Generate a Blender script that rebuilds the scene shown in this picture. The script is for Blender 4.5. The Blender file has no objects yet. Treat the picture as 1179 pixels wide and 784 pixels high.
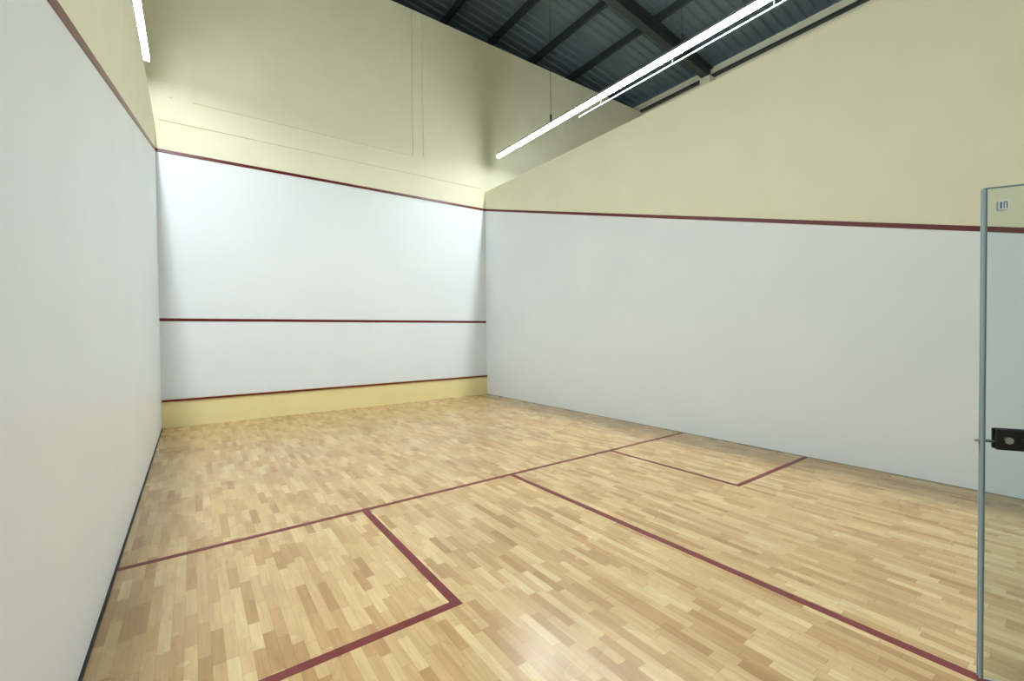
import bpy, bmesh, math, random
from mathutils import Vector, Matrix
random.seed(4)
scene=bpy.context.scene
scene.view_settings.view_transform='Standard'
scene.view_settings.look='None'
W,L=6.4,9.75
ROOFZ=8.75      # top of the tall front wall
HX0,HX1=-4.0,12.6
HY0=-5.0; HY1=12.5

# ---------------------------------------------------------------- materials
def new_mat(name):
    m=bpy.data.materials.new(name); m.use_nodes=True
    nt=m.node_tree; b=nt.nodes['Principled BSDF']
    return m,nt,b
def srgb(r,g,b):
    f=lambda c:(c/255/12.92) if c/255<=.04045 else ((c/255+.055)/1.055)**2.4
    return (f(r),f(g),f(b),1)
def plain(name,col,rough=.5,metal=0,spec=.5):
    m,nt,b=new_mat(name)
    b.inputs['Base Color'].default_value=col; b.inputs['Roughness'].default_value=rough
    b.inputs['Metallic'].default_value=metal; b.inputs['Specular IOR Level'].default_value=spec
    return m
def plaster(name,c1,c2,rough=.45,bump=0,scale=1.2,spec=.35):
    m,nt,b=new_mat(name); N=nt.nodes; K=nt.links.new
    geo=N.new('ShaderNodeNewGeometry')
    n1=N.new('ShaderNodeTexNoise'); n1.inputs['Scale'].default_value=scale; n1.inputs['Detail'].default_value=3
    K(geo.outputs['Position'],n1.inputs['Vector'])
    cr=N.new('ShaderNodeValToRGB'); cr.color_ramp.elements[0].position=.3; cr.color_ramp.elements[1].position=.7
    cr.color_ramp.elements[0].color=c2; cr.color_ramp.elements[1].color=c1
    K(n1.outputs['Fac'],cr.inputs['Fac']); K(cr.outputs['Color'],b.inputs['Base Color'])
    if bump:
        bp=N.new('ShaderNodeBump'); bp.inputs['Strength'].default_value=bump; bp.inputs['Distance'].default_value=.05
        K(n1.outputs['Fac'],bp.inputs['Height']); K(bp.outputs['Normal'],b.inputs['Normal'])
    b.inputs['Roughness'].default_value=rough; b.inputs['Specular IOR Level'].default_value=spec
    return m
M_white=plaster('court_plaster_white',srgb(233,237,240),srgb(229,234,238),.4)
M_cream=plaster('painted_wall_cream',srgb(236,232,206),srgb(232,227,200),.6,.1,1.6,.25)
M_tin=plaster('tin_board_cream',srgb(242,226,170),srgb(238,221,162),.45)
M_red=plain('court_line_red',srgb(98,14,20),.35)
M_floorred=plaster('floor_line_red',srgb(120,46,46),srgb(104,34,36),.4,0,9)
M_black=plain('black_lock_and_shadow_gap',(.008,.008,.009,1),.6)  # door lock parts, and the painted shadow gap at the left wall
M_alu=plain('brushed_aluminium',(.6,.62,.64,1),.35,1)
M_steel=plain('painted_steel_dark',srgb(52,58,60),.5)
M_strip=plain('painted_strip_grey',srgb(120,130,135),.4)
M_concrete=plain('hall_floor_concrete',srgb(140,138,130),.7)

def floor_mat():
    m,nt,b=new_mat('hardwood_strip_floor'); N=nt.nodes; K=nt.links.new
    geo=N.new('ShaderNodeNewGeometry'); sep=N.new('ShaderNodeSeparateXYZ'); K(geo.outputs['Position'],sep.inputs[0])
    def mt(op,a,bv=None,c=None):
        n=N.new('ShaderNodeMath'); n.operation=op
        for i,v in enumerate((a,bv,c)):
            if v is None: continue
            if isinstance(v,(int,float)): n.inputs[i].default_value=v
            else: K(v,n.inputs[i])
        return n.outputs[0]
    xs=mt('DIVIDE',sep.outputs['X'],.054); ix=mt('FLOOR',xs); fx=mt('FRACT',xs)
    w1=N.new('ShaderNodeTexWhiteNoise'); w1.noise_dimensions='1D'; K(ix,w1.inputs['W'])
    ln=mt('MULTIPLY_ADD',w1.outputs['Value'],.12,.23)
    ys=mt('ADD',mt('DIVIDE',sep.outputs['Y'],ln),mt('MULTIPLY',w1.outputs['Value'],37.3))
    iy=mt('FLOOR',ys); fy=mt('FRACT',ys)
    cb=N.new('ShaderNodeCombineXYZ'); K(ix,cb.inputs[0]); K(iy,cb.inputs[1])
    w2=N.new('ShaderNodeTexWhiteNoise'); w2.noise_dimensions='3D'; K(cb.outputs[0],w2.inputs['Vector'])
    cr=N.new('ShaderNodeValToRGB'); e=cr.color_ramp.elements
    e[0].position=0; e[0].color=srgb(170,132,86); e[1].position=1; e[1].color=srgb(213,186,138)
    for p,c in ((.14,srgb(184,147,99)),(.5,srgb(197,163,114)),(.85,srgb(206,175,127))):
        q=e.new(p); q.color=c
    K(w2.outputs['Value'],cr.inputs['Fac'])
    cb2=N.new('ShaderNodeCombineXYZ')
    K(mt('MULTIPLY',sep.outputs['X'],45),cb2.inputs[0]); K(mt('MULTIPLY',sep.outputs['Y'],4),cb2.inputs[1]); K(mt('MULTIPLY',w2.outputs['Value'],50),cb2.inputs[2])
    ng=N.new('ShaderNodeTexNoise'); ng.inputs['Scale'].default_value=1; ng.inputs['Detail'].default_value=3; ng.inputs['Distortion'].default_value=.6
    K(cb2.outputs[0],ng.inputs['Vector'])
    g=N.new('ShaderNodeMapRange'); g.inputs[1].default_value=.3; g.inputs[2].default_value=.7; g.inputs[3].default_value=.85; g.inputs[4].default_value=1.06
    K(ng.outputs['Fac'],g.inputs[0])
    ex=mt('MINIMUM',fx,mt('SUBTRACT',1,fx)); ey=mt('MINIMUM',fy,mt('SUBTRACT',1,fy))
    jx=mt('GREATER_THAN',ex,.016); jy=mt('GREATER_THAN',ey,.005)
    j=mt('MULTIPLY_ADD',mt('MULTIPLY',jx,jy),.26,.74)
    nl=N.new('ShaderNodeTexNoise'); nl.inputs['Scale'].default_value=1.1; nl.inputs['Detail'].default_value=3; K(geo.outputs['Position'],nl.inputs['Vector'])
    lr=N.new('ShaderNodeMapRange'); lr.inputs[1].default_value=.3; lr.inputs[2].default_value=.7; lr.inputs[3].default_value=.92; lr.inputs[4].default_value=1.05
    K(nl.outputs['Fac'],lr.inputs[0])
    f=mt('MULTIPLY',mt('MULTIPLY',g.outputs[0],j),lr.outputs[0])
    vm=N.new('ShaderNodeVectorMath'); vm.operation='SCALE'; K(cr.outputs['Color'],vm.inputs[0]); K(f,vm.inputs['Scale'])
    K(vm.outputs[0],b.inputs['Base Color'])
    rr=N.new('ShaderNodeMapRange'); rr.inputs[1].default_value=.35; rr.inputs[2].default_value=.65; rr.inputs[3].default_value=.2; rr.inputs[4].default_value=.34
    K(nl.outputs['Fac'],rr.inputs[0]); K(rr.outputs[0],b.inputs['Roughness'])
    b.inputs['Specular IOR Level'].default_value=.5
    return m
M_floor=floor_mat()
M_roof=plain('corrugated_roof_sheet',srgb(104,120,127),.45)
def emis(name,col,s):
    m,nt,b=new_mat(name)
    b.inputs['Base Color'].default_value=(1,1,1,1)
    b.inputs['Emission Color'].default_value=col; b.inputs['Emission Strength'].default_value=s
    return m
M_led=emis('led_diffuser',(.885,.98,1,1),172)
M_ledside=emis('led_diffuser_side',(.885,.98,1,1),82)
M_ledend=emis('led_diffuser_end_dimmed',(.885,.98,1,1),34)  # made-up dimmer section, weakens the hot spot on the front wall
def glass_mat(name,tint):
    m,nt,b=new_mat(name); N=nt.nodes; K=nt.links.new
    N.remove(b)   # thin safety glass: clear transmission plus a mirror reflection
    tr=N.new('ShaderNodeBsdfTransparent'); tr.inputs[0].default_value=tint
    gl=N.new('ShaderNodeBsdfGlossy'); gl.inputs['Roughness'].default_value=.02
    fr=N.new('ShaderNodeFresnel'); fr.inputs['IOR'].default_value=1.35
    mx=N.new('ShaderNodeMixShader'); K(fr.outputs[0],mx.inputs[0]); K(tr.outputs[0],mx.inputs[1]); K(gl.outputs[0],mx.inputs[2])
    K(mx.outputs[0],N['Material Output'].inputs['Surface'])
    return m
M_glass=glass_mat('tempered_glass',(.91,.955,.965,1))
M_gedge=plain('glass_polished_edge',srgb(118,146,158),.2)
M_seal=plain('door_seal_grey',srgb(165,182,190),.3)
M_label=plain('label_white',(.8,.83,.85,1),.5)
M_labelink=plain('label_ink',(.08,.12,.25,1),.5)

# ---------------------------------------------------------------- mesh helpers
class MB:
    def __init__(s): s.bm=bmesh.new(); s.mats=[]
    def mi(s,m):
        if m not in s.mats: s.mats.append(m)
        return s.mats.index(m)
    def box(s,a,b,m,bev=0,bottom=None):
        x0,y0,z0=a; x1,y1,z1=b
        v=[s.bm.verts.new(p) for p in ((x0,y0,z0),(x1,y0,z0),(x1,y1,z0),(x0,y1,z0),(x0,y0,z1),(x1,y0,z1),(x1,y1,z1),(x0,y1,z1))]
        i=s.mi(m); fs=[]
        for q in ((0,3,2,1),(4,5,6,7),(0,1,5,4),(1,2,6,5),(2,3,7,6),(3,0,4,7)):
            f=s.bm.faces.new([v[k] for k in q]); f.material_index=i; fs.append(f)
        if bottom: fs[0].material_index=s.mi(bottom)
        if bev:
            es=list({e for f in fs for e in f.edges})
            bmesh.ops.bevel(s.bm,geom=es,offset=bev,segments=2,affect='EDGES',profile=.5)
    def prism(s,pts,vec,m):
        v0=[s.bm.verts.new(p) for p in pts]; v1=[s.bm.verts.new(Vector(p)+Vector(vec)) for p in pts]
        i=s.mi(m); n=len(pts)
        s.bm.faces.new(v0).material_index=i; s.bm.faces.new(v1[::-1]).material_index=i
        for k in range(n):
            s.bm.faces.new((v0[k],v1[k],v1[(k+1)%n],v0[(k+1)%n])).material_index=i
    def cyl(s,p0,p1,r,m,seg=16):
        p0=Vector(p0);p1=Vector(p1);d=p1-p0
        M=Matrix.Translation((p0+p1)/2)@d.to_track_quat('Z','Y').to_matrix().to_4x4()
        g=bmesh.ops.create_cone(s.bm,cap_ends=True,segments=seg,radius1=r,radius2=r,depth=d.length,matrix=M)
        i=s.mi(m)
        for f in {f for v in g['verts'] for f in v.link_faces}: f.material_index=i
    def done(s,name,parent=None,mat=None):
        bmesh.ops.recalc_face_normals(s.bm,faces=s.bm.faces)
        me=bpy.data.meshes.new(name); s.bm.to_mesh(me); s.bm.free()
        for m in s.mats: me.materials.append(m)
        o=bpy.data.objects.new(name,me); bpy.context.collection.objects.link(o)
        if parent: o.parent=parent
        if mat is not None: o.matrix_world=mat
        return o
def empty(name,loc=(0,0,0)):
    o=bpy.data.objects.new(name,None); o.location=loc; bpy.context.collection.objects.link(o); return o

# ---------------------------------------------------------------- floor
b=MB(); b.box((0,0,-.1),(W,L,0),M_floor); b.done('floor')
b=MB()
b.box((HX0,HY0,-.1),(-.2,HY1,-.005),M_concrete); b.box((W+.2,HY0,-.1),(HX1,HY1,-.005),M_concrete)
b.box((-.2,HY0,-.1),(W+.2,0,-.005),M_concrete); b.done('floor_hall')

# ---------------------------------------------------------------- front wall
b=MB(); y0,y1=L,L+.25
b.box((0,y0,0),(W,y1,.48),M_cream)
b.box((0,y0,.48),(W,y1,4.57),M_white)
b.box((0,y0,4.57),(W,y1,ROOFZ),M_cream)
b.box((HX0,y0,0),(0,y1,ROOFZ),M_cream); b.box((W,y0,0),(HX1,y1,ROOFZ),M_cream)
b.done('wall_front')
b=MB(); b.box((0.002,L-.025,0),(W-.002,L-.001,.43),M_tin); b.box((0.002,L-.045,.43),(W-.002,L-.001,.48),M_red,.006); b.done('tin_board')
b=MB(); b.box((.001,L-.004,1.78),(W-.001,L-.0005,1.83),M_red); b.done('service_line')
b=MB(); b.box((.001,L-.012,4.57),(W-.001,L-.0005,4.62),M_red); b.done('out_line_front')

# ---------------------------------------------------------------- side walls (with their sloping red out line)
TOP=5.03
for side,x0,dx,xi in (('left',0,-.2,1),('right',W,.2,-1)):
    b=MB()
    b.prism([(x0,0,0),(x0,L,0),(x0,L,4.57),(x0,0,2.13)],(dx,0,0),M_white)
    b.prism([(x0,0,2.13),(x0,L,4.57),(x0,L,TOP),(x0,0,TOP)],(dx,0,0),M_cream)
    b.prism([(x0-.0005*xi,0,2.13),(x0-.0005*xi,L-.0005,4.57),(x0-.0005*xi,L-.0005,4.62),(x0-.0005*xi,0,2.18)],(.008*xi,0,0),M_red)
    b.done('wall_'+side)
b=MB(); b.box((.0,0,.0),(.012,L-.03,.014),M_black); b.done('shadow_gap_left')  # black strip painted in for the shadow gap between wall and floor
b=MB(); b.box((W-.006,0,0),(W,L-.03,.006),plain('edge_strip_grey',srgb(120,120,112),.6)); b.done('floor_edge_right')  # thin grey strip along the foot of the right wall

# ---------------------------------------------------------------- court markings on floor
h=.0015
def mark(name,boxes):
    b=MB()
    for a,c in boxes: b.box((a[0],a[1],0.0002),(c[0],c[1],h),M_floorred)
    b.done(name)
mark('short_line',[((.014,4.26),(W-.007,4.31))])
mark('half_court_line',[((3.172,0.02),(3.228,4.26))])
mark('service_box_line',[((1.597,2.605),(1.653,4.26)),((.014,2.605),(1.597,2.661))])
mark('service_box_line',[((4.75,2.61),(4.80,4.26)),((4.80,2.61),(W-.007,2.66))])

# ---------------------------------------------------------------- raised conduits / panel joints on front wall
b=MB()
for x in (4.52,4.77): b.box((x-.011,L-.016,5.55),(x+.011,L,ROOFZ-.02),M_cream)
for x in (.22,.52): b.box((x-.011,L-.016,5.5),(x+.011,L,ROOFZ-.02),M_cream)
b.box((.52,L-.014,5.5),(4.52,L,5.522),M_cream)
b.box((.05,L-.014,5.10),(6.3,L,5.122),M_cream)
b.done('trim_1')

# ---------------------------------------------------------------- LED linear lamps
def lamp(x,z,ya,yb,sgn):
    e=empty('linear_pendant_lamp',(x,(ya+yb)/2,z))
    inv=Matrix.Translation((-x,-(ya+yb)/2,-z))
    def fin(b,n):
        o=b.done(n); o.parent=e; o.matrix_parent_inverse=inv; return o
    b=MB(); b.box((x-.035,ya,z-.025),(x+.035,yb-.9,z+.025),M_ledside,0,M_led); fin(b,'diffuser')
    b=MB(); b.box((x-.035,yb-.899,z-.025),(x+.035,yb,z+.025),M_ledend); fin(b,'diffuser_end_dimmed')  # lamp end dimmed on purpose to spare the nearby wall
    b=MB(); b.box((x-.04,ya-.03,z+.026),(x+.04,yb+.03,z+.07),M_alu,.004)
    b.box((x-.04,yb+.001,z-.03),(x+.04,yb+.03,z+.026),M_alu,.004); b.box((x-.04,ya-.03,z-.03),(x+.04,ya-.001,z+.026),M_alu,.004)
    fin(b,'housing')
    o=sgn*.16
    b=MB(); b.box((x+o-.012,ya,z-.05),(x+o+.012,yb-2.6,z-.03),M_strip)
    y=ya+.4
    while y<yb-2.6: b.box((min(x,x+o),y,z+.055),(max(x,x+o),y+.03,z+.065),M_alu); b.box((x+o-.006,y,z-.03),(x+o+.006,y+.02,z+.065),M_steel); y+=1.5
    fin(b,'side_strip')
    b=MB()
    y=yb-1.94
    for k in range(3):
        zt=9.2+.11*(12.6-x)
        b.cyl((x,y,z+.07),(x,y,zt),.005,M_steel,8); b.cyl((x,y,z+.07),(x,y,z+.22),.022,M_steel,12); y-=3.0
    fin(b,'suspension_cables')
lamp(6.49,5.78,-.3,9.28,1)
lamp(-.055,5.81,-.3,9.28,-1)

# ---------------------------------------------------------------- hall enclosure and roof
b=MB(); b.box((HX1,HY0,0),(HX1+.25,HY1,9.05),M_cream); b.done('wall_hall_right')
b=MB(); b.box((HX0-.25,HY0,0),(HX0,HY1,11.2),M_cream); b.done('wall_hall_left')
b=MB(); b.box((HX0,HY0-.25,0),(HX1,HY0,11.2),M_cream); b.done('wall_hall_back')
b=MB(); b.box((HX0,HY1,0),(HX1,HY1+.25,11.2),M_steel); b.done('wall_hall_end')
def rz(x): return 9.25+.11*(HX1-x)
bm=MB(); i=bm.mi(M_roof)
y=HY0-.2; prof=[]
while y<HY1+.3:
    prof+= [(y,0),(y+.14,0),(y+.17,.045),(y+.22,.045)]; y+=.25
prev=None
for yy,dz in prof:
    a=bm.bm.verts.new((HX0-.3,yy,rz(HX0-.3)+dz)); c=bm.bm.verts.new((HX1+.3,yy,rz(HX1+.3)+dz))
    if prev: bm.bm.faces.new((prev[0],prev[1],c,a)).material_index=i
    prev=(a,c)
bm.done('ceiling')
b=MB()
x=HX0+.6
while x<HX1:
    z=rz(x); b.box((x-.04,HY0,z-.2),(x+.04,HY1,z-.01),M_steel); x+=1.35
b.done('roof_purlins')
b=MB()
for y in (-3.0,2.2,7.4):
    for (dz0,dz1,w) in ((-.24,-.20,.10),(-.52,-.24,.02),(-.56,-.52,.10)):
        b.prism([(HX0,y-w,rz(HX0)+dz0),(HX1,y-w,rz(HX1)+dz0),(HX1,y-w,rz(HX1)+dz1),(HX0,y-w,rz(HX0)+dz1)],(0,2*w,0),M_steel)
b.done('roof_rafters')
b=MB(); b.box((HX1-.12,HY0,8.74),(HX1,L,8.80),M_steel)
for y in (2.2,7.4): b.box((HX1-.28,y-.15,0),(HX1,y+.15,8.72),M_cream)
b.done('eave_beam')

# ---------------------------------------------------------------- glass door (open into the court)
hx,hy=3.615,0.02; ex,ey=3.19,.78
d=Vector((ex-hx,ey-hy,0)); dw=d.length; ang=math.atan2(d.y,d.x)
door=empty('glass_door',(hx,hy,0)); door.rotation_euler=(0,0,ang)
def fin(b,n):
    o=b.done(n); o.parent=door; return o
b=MB(); b.box((.012,-.006,.012),(dw-.012,.006,2.13-.004),M_glass); fin(b,'glass_pane')
b=MB(); b.box((dw-.012,-.0065,.012),(dw,.0065,2.13),M_gedge); b.box((.012,-.0065,2.126),(dw-.012,.0065,2.13),M_gedge); fin(b,'polished_edges')
b=MB(); b.box((dw-.004,-.010,.012),(dw+.004,-.0066,2.128),M_seal); b.box((dw-.004,.0066,.012),(dw+.004,.010,2.128),M_seal); fin(b,'edge_seal')
b=MB()
hz=1.06
for s in (-1,1):
    y0,y1=sorted((s*.0065,s*.022)); b.box((dw-.21,y0,hz-.044),(dw-.04,y1,hz+.044),M_black,.005)
    b.cyl((dw-.075,s*.02,hz),(dw-.075,s*.034,hz),.014,M_alu,20)
    y0,y1=sorted((s*.022,s*.036)); b.box((dw-.17,y0,hz-.012),(dw-.11,y1,hz+.012),M_black,.004)
b.cyl((dw-.045,0,hz-.012),(dw+.02,0,hz-.012),.006,M_alu,12)
fin(b,'lock_handle')
b=MB()
for z in (.3,1.85): b.box((.0,-.02,z-.05),(.09,.02,z+.05),M_alu,.004)
fin(b,'hinges')
b=MB()
for s in (-1,1):
    def bx(a0,a1,z0,z1,t0,t1,m):
        y0,y1=sorted((s*t0,s*t1)); b.box((dw-a0,y0,z0),(dw-a1,y1,z1),m)
    bx(.078,.045,2.03,2.07,.0066,.0076,M_label)
    bx(.073,.070,2.036,2.064,.0076,.008,M_labelink); bx(.064,.061,2.036,2.064,.0076,.008,M_labelink)
    bx(.073,.061,2.061,2.064,.0076,.008,M_labelink); bx(.056,.050,2.036,2.064,.0076,.008,M_labelink)
fin(b,'label')
b=MB()
b.box((0,-.012,.01),(1.35,0,2.13),M_glass); b.box((1.36,-.012,.01),(2.72,0,2.13),M_glass)
b.box((3.64,-.012,.01),(5.0,0,2.13),M_glass); b.box((5.01,-.012,.01),(6.4,0,2.13),M_glass)
b.done('wall_back')

# ---------------------------------------------------------------- world
w=bpy.data.worlds.new('hall_ambient'); scene.world=w; w.use_nodes=True
w.node_tree.nodes['Background'].inputs[0].default_value=(.5,.6,.65,1); w.node_tree.nodes['Background'].inputs[1].default_value=.3

# ---------------------------------------------------------------- camera
a,p,c=.627,-.018,-.01
f=Vector((math.sin(a)*math.cos(p),math.cos(a)*math.cos(p),math.sin(p)))
r=Vector((math.cos(a),-math.sin(a),0)); u=r.cross(f)
r2=r*math.cos(c)+u*math.sin(c); u2=-r*math.sin(c)+u*math.cos(c)
cam=bpy.data.cameras.new('camera'); co=bpy.data.objects.new('camera',cam); bpy.context.collection.objects.link(co)
cam.sensor_width=36; cam.lens=507.327/1179*36; cam.clip_start=.02
Mx=Matrix((r2,u2,-f)).transposed().to_4x4(); Mx.translation=Vector((.44,.431,1.534)); co.matrix_world=Mx
scene.camera=co
